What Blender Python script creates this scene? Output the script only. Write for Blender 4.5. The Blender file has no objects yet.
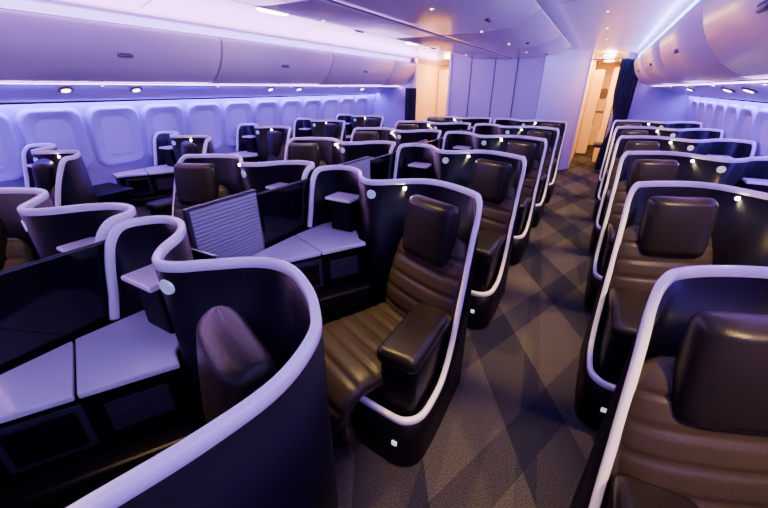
import bpy, bmesh, math, random
from mathutils import Vector, Matrix
random.seed(3)
S = bpy.context.scene
COL = S.collection
XC = -1.55
P = 1.18

# ---------------------------------------------------------------- materials
def mat(name, col, rough=0.5, metal=0.0, coat=0.0, emit=None, estr=0.0, noise=None, bump=None, spec=0.5):
    m = bpy.data.materials.new(name); m.use_nodes = True
    nt = m.node_tree; b = nt.nodes["Principled BSDF"]
    b.inputs["Base Color"].default_value = (*col, 1)
    b.inputs["Roughness"].default_value = rough
    b.inputs["Metallic"].default_value = metal
    b.inputs["Coat Weight"].default_value = coat
    b.inputs["Coat Roughness"].default_value = 0.12
    b.inputs["Specular IOR Level"].default_value = spec
    if emit:
        b.inputs["Emission Color"].default_value = (*emit, 1)
        b.inputs["Emission Strength"].default_value = estr
    tc = nt.nodes.new("ShaderNodeTexCoord")
    if noise:
        n = nt.nodes.new("ShaderNodeTexNoise"); n.inputs["Scale"].default_value = noise[0]
        n.inputs["Detail"].default_value = 4
        nt.links.new(tc.outputs["Object"], n.inputs["Vector"])
        mx = nt.nodes.new("ShaderNodeMix"); mx.data_type = 'RGBA'
        mx.inputs[6].default_value = (*[c*(1-noise[1]) for c in col], 1)
        mx.inputs[7].default_value = (*[min(1, c*(1+noise[1])) for c in col], 1)
        nt.links.new(n.outputs["Fac"], mx.inputs[0])
        nt.links.new(mx.outputs[2], b.inputs["Base Color"])
    if bump:
        n2 = nt.nodes.new("ShaderNodeTexNoise"); n2.inputs["Scale"].default_value = bump[0]
        nt.links.new(tc.outputs["Object"], n2.inputs["Vector"])
        bp = nt.nodes.new("ShaderNodeBump"); bp.inputs["Strength"].default_value = bump[1]
        bp.inputs["Distance"].default_value = 0.004
        nt.links.new(n2.outputs["Fac"], bp.inputs["Height"])
        nt.links.new(bp.outputs["Normal"], b.inputs["Normal"])
    return m

M_shell = mat("shell_navy", (0.0035, 0.0028, 0.0065), 0.34, noise=(60, .15), spec=.14)
M_inner = mat("shell_inner", (0.003, 0.0025, 0.005), 0.42, noise=(90, .2), spec=.12)
M_rim = mat("rim_pearl", (0.92, 0.86, 0.96), 0.25, coat=.4)
M_leather = mat("leather_bronze", (0.036, 0.028, 0.015), 0.34, noise=(14, .15), bump=(260, .25), spec=.26)
M_head = mat("leather_dark", (0.008, 0.0065, 0.005), 0.34, noise=(14, .15), bump=(260, .2), spec=.24)
M_arm = mat("leather_arm", (0.009, 0.007, 0.005), 0.32, bump=(260, .2), spec=.24)
M_table = mat("table_pearl", (0.90, 0.80, 0.92), 0.25, coat=.4)
M_black = mat("gloss_black", (0.003, 0.002, 0.006), 0.10, coat=.1, spec=.35)
M_slat = mat("slat_grey", (0.34, 0.30, 0.38), 0.45)
M_slatd = mat("slat_dark", (0.025, 0.02, 0.035), 0.5)
M_disc = mat("disc_silver", (0.75, 0.85, 0.95), 0.25, metal=.3, emit=(.55, .8, 1), estr=.25)
M_bin = mat("bin_white", (0.70, 0.54, 0.76), 0.32, coat=.15)
M_seam = mat("seam_dark", (0.05, 0.04, 0.09), 0.6)
M_handle = mat("handle_grey", (0.12, 0.10, 0.16), 0.3)
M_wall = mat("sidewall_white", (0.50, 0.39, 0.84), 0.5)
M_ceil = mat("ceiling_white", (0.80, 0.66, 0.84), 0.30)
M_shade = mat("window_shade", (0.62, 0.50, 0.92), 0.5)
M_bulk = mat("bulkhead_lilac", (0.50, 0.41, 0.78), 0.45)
M_curt = mat("curtain_navy", (0.022, 0.018, 0.065), 0.85)
M_cream = mat("galley_cream", (0.86, 0.62, 0.28), 0.5)
M_galdk = mat("galley_dark", (0.10, 0.07, 0.05), 0.4)
M_strip = mat("strip_blue", (.5, .7, 1), 0.5, emit=(.14, .50, 1.0), estr=11)
M_stripv = mat("strip_violet", (.5, .5, 1), 0.5, emit=(.24, .12, 1.0), estr=7)
M_stripl = mat("strip_lavender", (.6, .5, 1), 0.5, emit=(.50, .34, 1.0), estr=4)
M_warm = mat("lamp_warm", (1, .9, .8), 0.5, emit=(1, .80, .58), estr=14)
M_glint = mat("lamp_glint", (1, .9, .8), 0.5, emit=(1, .80, .42), estr=260)
M_pink = mat("lamp_pink", (1, .9, .9), 0.5, emit=(1, .74, .66), estr=26)
M_mark = mat("marker_light", (.8, .9, 1), 0.4, emit=(.7, .85, 1), estr=1)

def carpet():
    m = bpy.data.materials.new("carpet"); m.use_nodes = True
    nt = m.node_tree; b = nt.nodes["Principled BSDF"]; b.inputs["Roughness"].default_value = .95
    b.inputs["Specular IOR Level"].default_value = .05
    N = nt.nodes.new; L = nt.links.new
    tc = N("ShaderNodeTexCoord"); sp = N("ShaderNodeSeparateXYZ"); L(tc.outputs["Object"], sp.inputs[0])
    def math_(op, a, bb=None, c=None):
        n = N("ShaderNodeMath"); n.operation = op
        for i, v in enumerate((a, bb, c)):
            if v is None: continue
            if isinstance(v, (int, float)): n.inputs[i].default_value = v
            else: L(v, n.inputs[i])
        return n.outputs[0]
    def band(kx, ky, off, w):
        s = math_('ADD', math_('MULTIPLY', sp.outputs[0], kx), math_('MULTIPLY', sp.outputs[1], ky))
        f = math_('FRACT', math_('ADD', s, off + 50))
        return math_('LESS_THAN', f, w)
    b1 = band(1.1, .66, .15, .42); b2 = band(-1.6, .60, .35, .32); b3 = band(2.4, .30, .6, .22)
    sm = math_('MINIMUM', math_('ADD', math_('ADD', b1, math_('MULTIPLY', b2, .8)), math_('MULTIPLY', b3, .35)), 1.5)
    fac = math_('DIVIDE', sm, 1.5)
    n = N("ShaderNodeTexNoise"); n.inputs["Scale"].default_value = 160; n.inputs["Detail"].default_value = 4
    L(tc.outputs["Object"], n.inputs["Vector"])
    mx = N("ShaderNodeMix"); mx.data_type = 'RGBA'
    mx.inputs[6].default_value = (.062, .055, .052, 1); mx.inputs[7].default_value = (.015, .014, .030, 1)
    L(fac, mx.inputs[0])
    m2 = N("ShaderNodeMix"); m2.data_type = 'RGBA'; m2.blend_type = 'MULTIPLY'; m2.inputs[0].default_value = .9
    cr = N("ShaderNodeMapRange"); cr.inputs[1].default_value = .3; cr.inputs[2].default_value = .7
    cr.inputs[3].default_value = .3; cr.inputs[4].default_value = 1.6
    L(n.outputs["Fac"], cr.inputs[0]); L(mx.outputs[2], m2.inputs[6]); L(cr.outputs[0], m2.inputs[7])
    L(m2.outputs[2], b.inputs["Base Color"])
    bp = N("ShaderNodeBump"); bp.inputs["Strength"].default_value = .6; bp.inputs["Distance"].default_value = .004
    L(n.outputs["Fac"], bp.inputs["Height"]); L(bp.outputs["Normal"], b.inputs["Normal"])
    return m
M_carpet = carpet()

# ---------------------------------------------------------------- helpers
def mk_mesh(name, verts, faces, m, smooth=False, mats=None, fm=None):
    me = bpy.data.meshes.new(name); me.from_pydata([tuple(v) for v in verts], [], faces)
    if mats:
        for x in mats: me.materials.append(x)
    else: me.materials.append(m)
    if fm:
        for p, i in zip(me.polygons, fm): p.material_index = i
    bm = bmesh.new(); bm.from_mesh(me); bmesh.ops.recalc_face_normals(bm, faces=bm.faces); bm.to_mesh(me); bm.free()
    if smooth:
        for p in me.polygons: p.use_smooth = True
    me.update(); return me
def ob(name, me, parent=None, loc=None, rot=None):
    o = bpy.data.objects.new(name, me); COL.objects.link(o)
    if parent: o.parent = parent
    if loc: o.location = loc
    if rot: o.rotation_euler = rot
    return o
def empty(name, loc=(0, 0, 0), scale=(1, 1, 1)):
    e = bpy.data.objects.new(name, None); COL.objects.link(e); e.location = loc; e.scale = scale
    e.empty_display_size = .1
    return e
def prism(name, pts, z0, z1, m, bev=0.0, seg=2):
    bm = bmesh.new()
    lo = [bm.verts.new((x, y, z0)) for x, y in pts]; hi = [bm.verts.new((x, y, z1)) for x, y in pts]
    n = len(pts)
    bm.faces.new(lo); bm.faces.new(hi)
    for i in range(n): bm.faces.new((lo[i], lo[(i+1) % n], hi[(i+1) % n], hi[i]))
    bmesh.ops.recalc_face_normals(bm, faces=bm.faces)
    if bev: bmesh.ops.bevel(bm, geom=list(bm.edges), offset=bev, segments=seg, affect='EDGES', profile=.5)
    me = bpy.data.meshes.new(name); bm.to_mesh(me); bm.free(); me.materials.append(m)
    return me
def box(name, lo, hi, m, bev=0.0, seg=2, smooth=False):
    me = prism(name, [(lo[0], lo[1]), (hi[0], lo[1]), (hi[0], hi[1]), (lo[0], hi[1])], lo[2], hi[2], m, bev, seg)
    if smooth:
        for p in me.polygons: p.use_smooth = True
    return me
def cr(pts, n):
    pts = [Vector(p) for p in pts]; out = []
    for i in range(len(pts)-1):
        p0 = pts[max(i-1, 0)]; p1 = pts[i]; p2 = pts[i+1]; p3 = pts[min(i+2, len(pts)-1)]
        for k in range(n):
            t = k/n
            out.append(.5*((2*p1)+(-p0+p2)*t+(2*p0-5*p1+4*p2-p3)*t*t+(-p0+3*p1-3*p2+p3)*t**3))
    out.append(pts[-1]); return out
def sweep(name, path, w, h, m, ring=12, ex=3.5):
    V = []; F = []; n = len(path); pn = None
    for i, p in enumerate(path):
        T = (path[min(i+1, n-1)]-path[max(i-1, 0)]).normalized()
        t = Vector((T.x, T.y, 0))
        if t.length > .05: N_ = Vector((t.y, -t.x, 0)).normalized()
        else: N_ = pn
        pn = N_; B = T.cross(N_).normalized()
        for k in range(ring):
            a = 2*math.pi*k/ring; c, s = math.cos(a), math.sin(a)
            V.append(p + N_*(w/2*math.copysign(abs(c)**(2/ex), c)) + B*(h/2*math.copysign(abs(s)**(2/ex), s)))
    for i in range(n-1):
        for k in range(ring):
            a = i*ring+k; b = i*ring+(k+1) % ring
            F.append((a, b, b+ring, a+ring))
    F.append(tuple(range(ring))); F.append(tuple((n-1)*ring+k for k in range(ring)))
    return mk_mesh(name, V, F, m, True)
def wallstrip(name, path, th, z0):
    V = []; F = []; n = len(path); fm = []; pn = None
    for i, p in enumerate(path):
        T = path[min(i+1, n-1)]-path[max(i-1, 0)]; t = Vector((T.x, T.y, 0))
        N_ = Vector((t.y, -t.x, 0)).normalized() if t.length > .002 or pn is None else pn
        pn = N_
        for sgn in (1, -1):
            q = p+N_*sgn*th/2
            for f in (0, .5, 1): V.append(Vector((q.x, q.y, z0+(p.z-z0)*f)))
    for i in range(n-1):
        a = i*6; b = a+6
        for o, mi in ((0, 0), (3, 1)):
            for f in (0, 1):
                F.append((a+o+f, b+o+f, b+o+f+1, a+o+f+1)); fm.append(mi)
        F.append((a+2, b+2, b+5, a+5)); fm.append(0)
    F.append((0, 1, 2, 5, 4, 3)); fm.append(0); e = (n-1)*6; F.append((e, e+1, e+2, e+5, e+4, e+3)); fm.append(0)
    return mk_mesh(name, V, F, None, True, mats=[M_shell, M_inner], fm=fm)

# seat pad loft -----------------------------------------------------------
AL = math.radians(22)
FV = Vector((math.sin(AL), -math.cos(AL), 0)); LV = Vector((math.cos(AL), math.sin(AL), 0))
O = Vector((.265, -.175, 0))
def pad(name, ctrl, m, groove=None, gd=.3, n=14, M=28, ex=4.0, endr=.05, wing=.02):
    c4 = cr([Vector((a, b, 0)) for a, b, _, _ in ctrl], n)
    c5 = cr([Vector((c, d, 0)) for _, _, c, d in ctrl], n)
    L = [0]
    for i in range(1, len(c4)): L.append(L[-1]+(c4[i]-c4[i-1]).length)
    tot = L[-1]; V = []; F = []; K = len(c4)
    for i in range(K):
        T = (c4[min(i+1, K-1)]-c4[max(i-1, 0)]).normalized()
        wdir = Vector((-T.y, T.x))
        th, hw = c5[i].x, c5[i].y
        e = min(L[i], tot-L[i])
        s = 1.0 if e > endr else math.sqrt(max(0.0, 1-(1-e/endr)**2))*.9+.1
        g = 1.0
        if groove:
            d = abs(((L[i]+groove*.5) % groove)-groove*.5)
            if L[i] > groove*.5 and tot-L[i] > groove*.5: g = 1-gd*math.exp(-(d/.008)**2)
        for k in range(M):
            a = 2*math.pi*k/M; c, sn = math.cos(a), math.sin(a)
            x = hw*(1-(1-s)*.16)*math.copysign(abs(c)**(2/ex), c)
            y = th/2*s*g*math.copysign(abs(sn)**(2/2.6), sn)
            y += wing*(x/hw)**2
            w = c4[i].x+wdir.x*y; z = c4[i].y+wdir.y*y
            q = O+FV*w+LV*x; V.append(Vector((q.x, q.y, z)))
    for i in range(K-1):
        for k in range(M):
            a = i*M+k; b = i*M+(k+1) % M
            F.append((a, b, b+M, a+M))
    F.append(tuple(range(M))); F.append(tuple((K-1)*M+k for k in range(M)))
    return mk_mesh(name, V, F, m, True)

ZT = 1.12
def rimpath(wing):
    back = [(.30, .20, ZT), (.41, .19, ZT), (.52, .11, ZT), (.60, .045, ZT), (.67, .03, ZT),
            (.75, .09, ZT), (.83, .20, ZT), (.93, .27, ZT), (1.03, .275, ZT), (1.09, .23, ZT), (1.118, .15, ZT-.003), (1.122, .10, 1.07), (1.122, .07, .98),
            (1.122, .045, .86), (1.122, .02, .765)]
    if wing:
        front = [(.30, -.95, .92), (.23, -.78, 1.03), (.14, -.58, 1.085), (.075, -.42, 1.11), (.025, -.28, ZT), (.005, -.14, ZT), (.035, -.01, ZT), (.09, .065, ZT), (.18, .14, ZT)]
    else:
        front = [(.30, -.655, .30), (.12, -.675, .30), (.05, -.665, .30), (.005, -.61, .30), (-.005, -.50, .30), (-.005, -.38, .33), (-.003, -.28, .46),
                 (0, -.19, .68), (0, -.11, .92), (0, -.05, 1.06), (.02, .0, ZT), (.07, .075, ZT), (.17, .145, ZT)]
    return cr(front+back, 6)

DENS = {}
def build_parts():
    D = []
    tabF = [(1.12, -.46), (.96, -.49), (.812, -.245), (1.12, -.125)]
    tabR = [(1.12, -.117), (.808, -.237), (.665, .0), (.735, .03), (.80, .11), (.87, .19), (.95, .235), (1.04, .225), (1.095, .13)]
    D.append(("table_front", prism("table_front", tabF, .735, .76, M_table, .006)))
    D.append(("table_rear", prism("table_rear", tabR, .735, .76, M_table, .006)))
    body = [(1.11, -.44), (.965, -.465), (.685, .0), (.75, .03), (.85, .16), (.95, .22), (1.03, .21), (1.085, .12)]
    D.append(("console_body", prism("console_body", body, .02, .733, M_inner, .004)))
    led = [(.965, -.49), (.895, -.53), (.60, -.055), (.675, -.01)]
    D.append(("console_ledge", prism("console_ledge", led, .02, .50, M_arm, .012)))
    a = Vector((.965, -.465, 0)); b = Vector((.685, 0, 0)); d = (b-a).normalized(); nrm = Vector((-d.y, d.x, 0))
    if nrm.x > 0: nrm = -nrm
    def face_panel(nm, t0, t1, z0, z1, m, off, th):
        p = a+d*t0; q = a+d*t1
        pts = [p+nrm*off, q+nrm*off, q+nrm*(off+th), p+nrm*(off+th)]
        D.append((nm, prism(nm, [(v.x, v.y) for v in pts], z0, z1, m, .002)))
    face_panel("niche_frame", .05, .27, .53, .71, M_slatd, .0, .008)
    face_panel("niche_gloss", .07, .25, .55, .69, M_black, .006, .006)
    face_panel("socket_panel", .32, .50, .56, .68, M_slatd, .0, .008)
    face_panel("socket_gloss", .36, .40, .60, .64, M_slatd, .006, .006)
    D.append(("cabinet", box("cabinet", (.82, .07, .762), (.98, .18, .965), M_inner, .012)))
    D.append(("cabinet_lid", box("cabinet_lid", (.805, .04, .965), (.995, .185, .985), M_table, .008)))
    D.append(("arm_body", box("arm_body", (.035, -.635, .06), (.205, -.24, .55), M_inner, .03, 4, True)))
    D.append(("arm_pad", box("arm_pad", (.02, -.66, .545), (.215, -.22, .625), M_arm, .035, 5, True)))
    D.append(("base_plinth", prism("base_plinth", [(.02, -.63), (.30, -.64), (.55, -.45), (.55, .0), (.3, .12), (.02, -.03)], .0, .27, M_inner, .01)))
    D.append(("marker_lamp", box("marker_lamp", (.08, -.697, .15), (.105, -.689, .175), M_mark, .003)))
    D.append(("footwell_top", box("footwell_top", (.62, -.88, .64), (1.12, -.50, .675), M_inner, .01)))
    D.append(("footwell_side", box("footwell_side", (.62, -.88, .0), (.65, -.56, .65), M_shell, .008)))
    D.append(("ottoman", box("ottoman", (.68, -.88, .12), (1.08, -.56, .42), M_leather, .04, 4, True)))
    D.append(("screen", box("screen", (.80, .295, .78), (1.10, .315, 1.0), M_black, .008)))
    D.append(("seat_cushion", pad("seat_cushion", [(-.02, .40, .12, .245), (.15, .395, .13, .25), (.35, .41, .13, .25), (.50, .415, .12, .25), (.565, .36, .11, .25), (.585, .27, .10, .245)], M_leather, .088, .24)))
    D.append(("backrest", pad("backrest", [(-.01, .40, .11, .245), (-.03, .55, .12, .25), (-.075, .72, .11, .245), (-.12, .86, .10, .225), (-.14, .94, .08, .19)], M_leather, .092, .24)))
    D.append(("headrest", pad("headrest", [(-.055, .80, .09, .145), (-.075, .86, .11, .158), (-.095, .98, .12, .160), (-.108, 1.06, .12, .156), (-.112, 1.105, .11, .148)], M_head, None, n=12, endr=.035, ex=4.2, wing=.008)))
    D.append(("leg_rest", pad("leg_rest", [(.555, .26, .08, .235), (.545, .18, .09, .235), (.53, .08, .08, .23)], M_leather, .09, .3)))
    bm = bmesh.new(); bmesh.ops.create_cone(bm, cap_ends=True, segments=28, radius1=.027, radius2=.024, depth=.008)
    me = bpy.data.meshes.new("disc"); bm.to_mesh(me); bm.free(); me.materials.append(M_disc)
    D.append(("badge_disc", me))
    bm = bmesh.new(); bmesh.ops.create_cone(bm, cap_ends=True, segments=16, radius1=.014, radius2=.012, depth=.02)
    me = bpy.data.meshes.new("glb"); bm.to_mesh(me); bm.free(); me.materials.append(M_handle)
    D.append(("lamp_bezel", me))
    bm = bmesh.new(); bmesh.ops.create_cone(bm, cap_ends=True, segments=16, radius1=.0095, radius2=.0085, depth=.006)
    me = bpy.data.meshes.new("gll"); bm.to_mesh(me); bm.free(); me.materials.append(M_glint)
    D.append(("lamp_lens", me))
    for w in (0, 1):
        pth = rimpath(w)
        wp = [Vector((p.x, p.y, p.z-.010)) for p in pth]
        DENS[w] = (wallstrip("shell_wall", wp, .022, .015), sweep("shell_rim", pth, .026, .034, M_rim))
    return D
PARTS = build_parts()

def suite(xa, y, s, wing=0):
    e = empty("airline_seat_suite", (xa, y, 0), (s, 1, 1))
    ob("shell_wall", DENS[wing][0], e); ob("shell_rim", DENS[wing][1], e)
    for nm, me in PARTS:
        if wing and nm in ("marker_lamp", "lamp_bezel", "lamp_lens"): continue
        o = ob(nm, me, e)
        if nm == "badge_disc":
            o.location = (.635, .018, 1.055); o.rotation_euler = (math.radians(90), 0, math.radians(-12))
        if nm == "lamp_bezel":
            o.location = (.475, .135, 1.085); o.rotation_euler = (math.radians(90), 0, 0)
        if nm == "lamp_lens":
            o.location = (.475, .124, 1.085); o.rotation_euler = (math.radians(90), 0, 0)
    return e

def warm_spot(nm, loc, tgt, pw, ang=60, col=(1, .64, .22), parent=None, rad=.03, blend=.6):
    l = bpy.data.lights.new(nm, 'SPOT'); l.energy = pw; l.spot_size = math.radians(ang); l.spot_blend = blend
    l.color = col; l.shadow_soft_size = rad
    o = bpy.data.objects.new(nm, l); COL.objects.link(o)
    if parent: o.parent = parent
    o.location = loc
    o.rotation_euler = (Vector(tgt)-Vector(loc)).to_track_quat('-Z', 'Y').to_euler()
    return o
def disc_mesh(nm, r, h, m):
    bm = bmesh.new(); bmesh.ops.create_cone(bm, cap_ends=True, segments=24, radius1=r, radius2=r*.85, depth=h)
    me = bpy.data.meshes.new(nm); bm.to_mesh(me); bm.free(); me.materials.append(m); return me
ME_lens = disc_mesh("lens", .032, .01, M_warm)
ME_ring = disc_mesh("bezel", .06, .012, M_handle)

XR, XL = -.39, 2*XC+.39
XWR, XWL = .24, 2*XC-.24
rows_c = [.45+P*k for k in range(6)]
rows_w = [1.12+P*k for k in range(6)]
for i, y in enumerate(rows_c):
    suite(XR, y, -1, 1 if i == 0 else 0)
    suite(XL, y, 1)
for i, y in enumerate(rows_w):
    suite(XWR, y, 1)
    if i < 5: suite(XWL, y, -1)

def divider():
    D = []
    D.append(("glass_panel", box("glass_panel", (-.012, -.33, .70), (.012, .16, 1.07), M_black, .006)))
    D.append(("slat_frame", box("slat_frame", (-.014, -.76, .68), (.014, -.345, 1.10), M_slatd, .006)))
    bm = bmesh.new()
    for k in range(20):
        z = .712+k*.0193
        for sx in (-1, 1):
            r = bmesh.ops.create_cube(bm, size=1)
            for v in r['verts']: v.co = Vector((sx*.017+v.co.x*.008, -.552+v.co.y*.385, z+v.co.z*.015))
    me = bpy.data.meshes.new("slats"); bm.to_mesh(me); bm.free(); me.materials.append(M_slat)
    D.append(("slats", me))
    D.append(("base", box("base", (-.02, -.9, .0), (.02, .25, .70), M_inner, .004)))
    return D
DV = divider()
for y in rows_c:
    e = empty("privacy_divider", (XC, y, 0))
    for nm, me in DV: ob(nm, me, e)

# ---------------------------------------------------------------- room shell
Y0, Y1 = -1.6, 8.8
me = box("floor", (XC-3.1, Y0, -.05), (XC+3.1, 13.2, 0), M_carpet); ob("floor", me)

def extr(name, prof, y0, y1, m, ny=1, smooth=True):
    V = []; F = []
    for j in range(ny+1):
        y = y0+(y1-y0)*j/ny
        for (w, z) in prof: V.append((XC+w, y, z))
    n = len(prof)
    for j in range(ny):
        for i in range(n-1):
            F.append((j*n+i, j*n+i+1, (j+1)*n+i+1, (j+1)*n+i))
    return mk_mesh(name, V, F, m, smooth)
def sm(pts, n=5):
    return [(p.x, p.y) for p in cr([Vector((a, b, 0)) for a, b in pts], n)]
YLB = 7.38
PSU = {}
for s, nm in ((-1, "wall_left"), (1, "wall_right")):
    ye = YLB if s < 0 else 8.7
    prof = [(s*2.94, 0), (s*3.01, .45), (s*3.02, .78)]+[(s*3.015, .82), (s*2.88, 1.47)]
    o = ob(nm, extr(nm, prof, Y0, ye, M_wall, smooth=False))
    ob("baseboard_left" if s < 0 else "baseboard_right", box("bb", (XC+s*2.93-.01, Y0, 0), (XC+s*2.93+.01, ye, .12), M_slatd))
    prof = sm([(s*2.80, 1.49), (s*2.74, 1.505), (s*2.66, 1.54), (s*2.50, 1.60), (s*2.28, 1.63), (s*2.245, 1.635)], 4)
    PSU[s] = ob("service_panel", extr("service_panel", prof, Y0, ye, M_bin))
    st = ob("wall_wash_lamp", box("wash", (XC+s*2.87-.018, Y0, 1.495), (XC+s*2.87+.018, ye, 1.51), M_stripv))
    cv = ob("trim_1" if s < 0 else "trim_2", box("cv", (XC+s*2.845-.055, Y0, 1.512), (XC+s*2.845+.055, ye, 1.53), M_wall))

half = [(2.6, 2.05), (2.2, 2.07), (1.98, 2.09), (1.97, 2.14), (1.90, 2.185)]
arch = sm([(1.90, 2.185), (1.65, 2.235), (1.35, 2.262), (1.10, 2.255), (.95, 2.235), (.3, 2.23), (0, 2.23)], 5)
full = half+arch
pr = [(-a, b) for a, b in full]+[(a, b) for a, b in reversed(full[:-1])]
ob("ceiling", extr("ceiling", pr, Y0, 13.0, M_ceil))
for s, m_, nm in ((1, M_strip, "cove_lamp"), (-1, M_stripl, "cove_lamp")):
    ob(nm, box("cove", (XC+s*1.955-.006, Y0, 2.07), (XC+s*1.955+.006, (YLB if s < 0 else Y1)-.2, 2.13), m_))

def bin_profile_side():
    return sm([(2.24, 1.64), (2.16, 1.655), (2.06, 1.72), (1.965, 1.83), (1.915, 1.94), (1.90, 2.03), (1.93, 2.06)], 4)
SEG = [(-1.55, .0), (0, .9), (.9, 2.75), (2.75, 4.6), (4.6, 6.45)]
def bin_mesh(prof, y0, y1, sgn, close):
    g = .009; pts = [(sgn*a, b) for a, b in prof]+[(sgn*a, b) for a, b in close]
    n = len(pts); V = [(XC+a, y0+g, b) for a, b in pts]+[(XC+a, y1-g, b) for a, b in pts]
    F = [tuple(range(n)), tuple(range(n, 2*n))]
    for i in range(n): F.append((i, (i+1) % n, (i+1) % n+n, i+n))
    me = mk_mesh("bin_door", V, F, M_bin, False)
    for p in me.polygons: p.use_smooth = len(p.vertices) == 4
    bm = bmesh.new(); bm.from_mesh(me)
    es = [e for e in bm.edges if len(e.link_faces) == 2 and (len(e.link_faces[0].verts) > 4) != (len(e.link_faces[1].verts) > 4)]
    bmesh.ops.bevel(bm, geom=es, offset=.010, segments=2, affect='EDGES', profile=.5)
    bm.to_mesh(me); bm.free()
    return me
def handle(parent, w, z, y, tilt, sgn):
    me = box("latch", (-.012, -.06, -.022), (.012, .06, .022), M_handle, .01, 3, True)
    ob("latch", me, parent, (XC+sgn*w, y, z), (0, tilt*sgn, 0))
    me = box("latch_slot", (-.014, -.042, -.01), (.014, .042, .006), M_seam, .004, 2)
    ob("latch_slot", me, parent, (XC+sgn*(w-.003), y, z), (0, tilt*sgn, 0))
side = bin_profile_side()
for sgn in (-1, 1):
    for (a, b) in SEG+[(6.45, YLB if sgn < 0 else 8.3)]:
        e = empty("overhead_bin")
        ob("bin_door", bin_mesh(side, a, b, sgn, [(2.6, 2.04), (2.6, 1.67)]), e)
        if b-a > 1: handle(e, 1.955, 1.85, (a+b)/2, math.radians(28), sgn)
    ob("trim_3" if sgn < 0 else "trim_4", extr("binback", [(sgn*2.23, 1.665), (sgn*1.98, 1.85), (sgn*1.935, 2.03)], Y0, YLB, M_seam))
cprof = sm([(.02, 2.075), (.35, 2.075), (.55, 2.085), (.72, 2.12), (.85, 2.17), (.93, 2.222)], 4)
SEGC = [(-1.55, .15), (.15, 2.0), (2.0, 3.85), (3.85, 5.7), (5.7, 7.38)]
for sgn in (-1, 1):
    for (a, b) in SEGC:
        e = empty("centre_overhead_bin")
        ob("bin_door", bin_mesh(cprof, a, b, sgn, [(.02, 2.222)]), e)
        handle(e, .62, 2.097, (a+b)/2+.4, math.radians(75), sgn)
ob("trim_5", box("rail", (XC-.03, Y0, 2.077), (XC+.03, 7.38, 2.09), M_seam))
ti = 20
for y in (.15, 2.0, 3.85, 5.7, 7.38):
    for sg in (-1, 1):
        pf = [(sg*a, b-.003) for a, b in sm([(1.88, 2.19), (1.65, 2.235), (1.35, 2.262), (1.10, 2.255), (.97, 2.238)], 5)]
        ob("trim_%d" % ti, extr("seam", pf, y-.005, y+.005, M_seam)); ti += 1

def oval(nm, rx, ry, h, m):
    me = disc_mesh(nm, 1, 1, m)
    for v in me.vertices: v.co = Vector((v.co.x*rx, v.co.y*ry, v.co.z*h))
    return me
ME_ov = oval("oval_lens", .07, .19, .012, M_pink); ME_ovr = oval("oval_bezel", .10, .24, .010, M_bin)
for y in (-.1, 2.9, 5.9):
    e = empty("aisle_ceiling_lamp", (XC-1.3, y, 2.252))
    ob("bezel", ME_ovr, e); ob("lens", ME_ov, e, (0, 0, -.006))
    warm_spot("oval_beam", (XC-1.3, y, 2.235), (XC-1.3, y, 0), 24, 90, (1, .6, .6))

def rr(hw, hh, r, n=6):
    pts = []
    for cx, cy, a0 in ((hw-r, hh-r, 0), (-(hw-r), hh-r, 90), (-(hw-r), -(hh-r), 180), (hw-r, -(hh-r), 270)):
        for k in range(n+1):
            a = math.radians(a0+90*k/n); pts.append((cx+r*math.cos(a), cy+r*math.sin(a)))
    return pts
def ringloft(name, specs, m, cap=None):
    V = []; F = []; fm = []; n = 28
    for hw, hh, r, d in specs:
        for a, b in rr(hw, hh, r): V.append((d, a, b))
    for j in range(len(specs)-1):
        for k in range(n):
            F.append((j*n+k, j*n+(k+1) % n, (j+1)*n+(k+1) % n, (j+1)*n+k)); fm.append(0)
    F.append(tuple((len(specs)-1)*n+k for k in range(n))); fm.append(1)
    me = mk_mesh(name, V, F, None, True, mats=[m, cap or m], fm=fm)
    me.polygons[-1].use_smooth = False
    return me
ME_win = ringloft("reveal", [(.25, .31, .10, 0), (.235, .30, .10, .03), (.215, .28, .10, .034), (.175, .24, .10, .012), (.150, .215, .10, .004), (.142, .205, .095, .003)], M_wall, M_shade)
ME_sh = box("shade_lip", (.004, -.10, -.19), (.014, .10, -.172), M_wall, .004)
k = 0
tilt = math.atan2(.135, .65)
for sgn in (-1, 1):
    for j in range(-2, 15):
        y = 1.50+.533*j
        if y > 8.3 or (sgn < 0 and y > 7.1): continue
        k += 1
        e = empty("window_%d" % k, (XC+sgn*2.95, y, 1.13))
        e.rotation_euler = (0, 0, 0 if sgn < 0 else math.pi)
        c = empty("frame_pivot"); c.parent = e; c.rotation_euler = (0, tilt, 0)
        ob("reveal", ME_win, c); ob("shade_lip", ME_sh, c)

for sgn in (-1, 1):
    for y in (1.54, 2.12, 3.9, 4.48, 6.25):
        e = empty("reading_lamp", (XC+sgn*2.50, y, 1.585)); e.rotation_euler = (0, math.radians(18)*sgn, 0)
        ob("bezel", ME_ring, e); ob("lens", ME_lens, e, (0, 0, -.006))
ME_ring2 = disc_mesh("bezel2", .022, .004, M_bin); ME_lens2 = disc_mesh("lens2", .008, .004, M_warm)
def lampmesh(x, y, z, parent=None):
    if parent:
        ob("spot_bezel", ME_ring2, parent, (x, y, z)); ob("spot_lens", ME_lens2, parent, (x, y, z-.003)); return
    e = empty("spot_lamp", (x, y, z)); ob("bezel", ME_ring2, e); ob("lens", ME_lens2, e, (0, 0, -.003)); return e
for y in rows_c:
    for sgn in (-1, 1):
        x = XC+sgn*.45; lampmesh(x, y-.25, 2.071)
        tx = XC+sgn*(1.16-.36)
        warm_spot("seat_beam", (x, y-.25, 2.055), (tx+sgn*.08, y-.42, .55), 170, 40)
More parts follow.
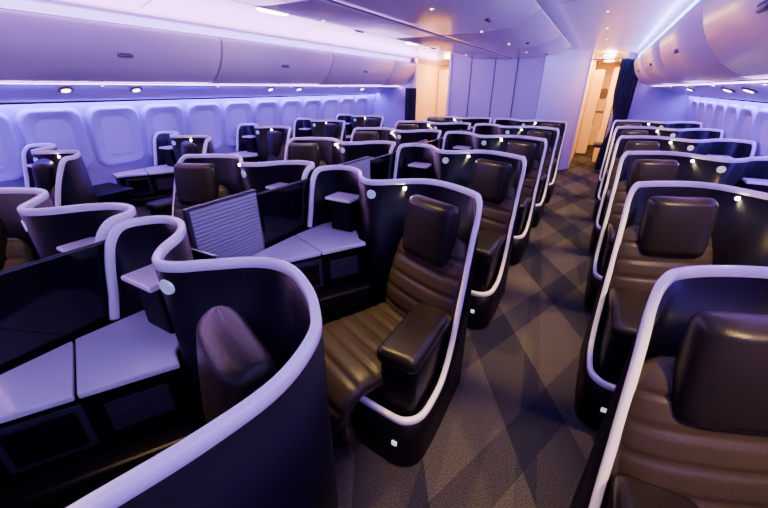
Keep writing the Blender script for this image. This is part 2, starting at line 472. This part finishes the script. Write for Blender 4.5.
for y in rows_w:
    for sgn in (-1, 1):
        if sgn < 0 and y > 6.5: continue
        x = XC+sgn*2.32; lampmesh(x, y-.55, 1.620, PSU[sgn])
        warm_spot("seat_beam", (x, y-.55, 1.605), (XC+sgn*2.14, y-.24, .75), 110 if sgn > 0 else 6, 74)
for y in (.9, 2.1, 3.3, 4.5, 5.7, 6.9):
    lampmesh(XC+1.42, y, 2.256)  # fixture and beam added for warm carpet pools; this ceiling shows none
    warm_spot("added_aisle_beam", (XC+1.42, y, 2.235), (XC+1.46, y+.1, 0), 250, 32, (1, .66, .22), blend=.7)

def area(nm, loc, rot, sx, sy, pw, col):
    l = bpy.data.lights.new(nm, 'AREA'); l.shape = 'RECTANGLE'; l.size = sx; l.size_y = sy; l.energy = pw; l.color = col
    o = bpy.data.objects.new(nm, l); COL.objects.link(o); o.location = loc; o.rotation_euler = rot
    return o
LY = Y1-Y0-.4; YM = (Y0+Y1)/2
for s in (-1, 1):
    area("wall_wash", (XC+s*2.82, YM, 1.488), (0, math.radians(-12*s), 0), .05, LY, 85, (.20, .09, 1.0))
    area("cove_wash", (XC+s*1.90, YM, 2.075), (0, s*math.radians(125), 0), .04, LY, 65 if s > 0 else 100, (.40, .27, 1.0) if s > 0 else (.80, .36, 1.0))
    area("bin_edge_fill", (XC+s*2.30, YM, 1.61), (0, s*math.radians(112), 0), .03, LY, 34, (.74, .34, 1.0))  # unseen strip added to brighten the centre bin undersides
    area("aisle_fill", (XC+s*1.35, YM, 2.225), (0, 0, 0), .25, LY, 24, (.42, .26, 1.0))  # added violet fill over each aisle, not a visible fixture

# ---------------------------------------------------------------- aft bulkheads, doors, galley
def vwall(name, p0, p1, z1, m, th=.04, z0=0):
    a = Vector((p0[0], p0[1])); b = Vector((p1[0], p1[1])); d = (b-a).normalized(); n = Vector((-d.y, d.x))*th/2
    return ob(name, prism(name, [tuple(a+n), tuple(b+n), tuple(b-n), tuple(a-n)], z0, z1, m))
YB = 7.42
vwall("wall_aft_left", (XC-3.05, YB), (-3.45, YB), 2.3, M_bulk)
vwall("wall_aft_centre", (-2.72, YB), (-1.02, YB), 2.3, M_bulk)
vwall("wall_aft_angled", (-1.02, YB), (-.36, 8.75), 2.3, M_bulk)
vwall("wall_aft_right", (.24, 8.75), (XC+3.05, 8.75), 2.3, M_bulk)
vwall("wall_galley_inner", (-2.72, YB), (-2.72, 12.8), 2.3, M_cream)
vwall("wall_galley_side", (-.36, 8.75), (-.36, 12.8), 2.3, M_cream)
vwall("wall_galley_right", (.38, 8.8), (.38, 12.8), 2.3, M_cream)
vwall("wall_galley_left", (-3.6, YB), (-3.6, 12.8), 2.3, M_cream)
vwall("wall_aft_end", (XC-3.05, 12.9), (XC+3.05, 12.9), 2.4, M_cream)
vwall("wall_forward", (XC-3.05, Y0-.04), (XC+3.05, Y0-.04), 2.4, M_bulk)
i = 6
for x in (-2.3, -1.85, -1.45):
    ob("trim_%d" % i, box("t", (x-.006, YB-.03, .0), (x+.006, YB-.018, 2.2), M_seam)); i += 1
ob("trim_%d" % i, box("t", (-2.74, YB-.05, .0), (-2.69, YB+.03, 2.2), M_rim, .01)); i += 1
ob("trim_%d" % i, box("t", (-3.5, YB-.05, .0), (-3.44, YB+.03, 2.2), M_rim, .01)); i += 1
ob("trim_%d" % i, box("t", (-.39, 8.7, .0), (-.33, 8.8, 2.25), M_rim, .01)); i += 1
ob("trim_%d" % i, box("t", (.22, 8.7, .0), (.27, 8.8, 2.25), M_rim, .01)); i += 1
def door(n, x, y, w, h):
    e = empty("door_%d" % n, (x, y, 0))
    ob("leaf", box("leaf", (-w/2, -.03, .02), (w/2, .03, h), M_cream, .02, 3), e)
    ob("porthole", ringloft("porthole", [(.10, .14, .08, 0), (.09, .13, .08, .02), (.07, .11, .06, .01)], M_handle, M_handle), e, (0, -.035, 1.45), (0, 0, math.radians(-90)))
    ob("lever", box("lever", (-.12, -.07, .95), (.12, -.04, 1.0), M_handle, .01), e)
door(1, 0, 12.8, .62, 1.95); door(2, -3.1, 12.8, .62, 1.95)
def cart(x, y, s):
    e = empty("galley_cabinet", (x, y, 0))
    ob("carcass", box("carcass", (-.12, -.5, 0), (.12, .5, 2.0), M_cream, .01), e)
    for r in range(3):
        for c in range(2):
            ob("locker_door", box("ld", (s*.12-.008, -.47+c*.48, .1+r*.62), (s*.12+.008, -.03+c*.48, .66+r*.62), M_galdk if r == 1 else M_cream, .005), e)
cart(.22, 10.4, -1); cart(-.21, 11.6, 1); cart(-3.44, 9.4, 1)
e = empty("crew_jump_seat", (.24, 9.35, 0))
ob("back", box("b", (-.03, -.22, .5), (.10, .22, 1.35), M_curt, .03, 3, True), e)
ob("seat", box("s", (-.2, -.2, .42), (.1, .2, .5), M_curt, .02, 3, True), e)
for x, y in ((-.05, 9.3), (-.05, 11.2), (-3.1, 8.4), (-3.1, 10.5)):
    ee = empty("galley_ceiling_lamp", (x, y, 2.2)); ob("lens", oval("gl", .12, .3, .02, M_warm), ee)
    area("galley_light", (x, y, 2.17), (0, 0, 0), .3, .6, 66 if x > -1 else 40, (1, .56, .15))

def curtain(x0, x1, y, z0, z1, n=60, amp=.035, waves=7, pinch=0):
    V = []; F = []; R = 12
    for r in range(R+1):
        f = r/R; z = z0+(z1-z0)*f
        pw = 1-pinch*math.exp(-((f-.45)/.16)**2)
        for i in range(n+1):
            t = i/n; xx = x0+(x1-x0)*(1-pw+t*pw if pinch > 0 else t)
            V.append((xx, y+amp*math.sin(t*waves*2*math.pi)*(1-.3*f), z))
    for r in range(R):
        for i in range(n):
            a = r*(n+1)+i; F.append((a, a+1, a+n+2, a+n+1))
    return mk_mesh("cloth", V, F, M_curt, True)
e = empty("aisle_curtain"); ob("cloth", curtain(.16, .50, 8.60, .05, 2.08, pinch=.35), e)
ob("rail", box("rail", (-.36, 8.59, 2.08), (.33, 8.61, 2.10), M_handle), e)
e = empty("aisle_curtain"); ob("cloth", curtain(-3.66, -3.40, YB-.09, .05, 1.60), e)

# ---------------------------------------------------------------- world + camera
w = bpy.data.worlds.new("World"); S.world = w; w.use_nodes = True
w.node_tree.nodes["Background"].inputs[0].default_value = (.1, .08, .2, 1)
w.node_tree.nodes["Background"].inputs[1].default_value = .2
f = 350.0
th = math.atan(166/f); ps = math.atan(221/f*math.cos(th))
cam = bpy.data.cameras.new("Camera"); co = bpy.data.objects.new("Camera", cam); COL.objects.link(co)
cam.sensor_width = 36; cam.lens = f/768*36; cam.clip_start = .02
co.location = (0, 0, 1.6)
co.rotation_euler = (math.pi/2-th, 0, ps)
S.camera = co
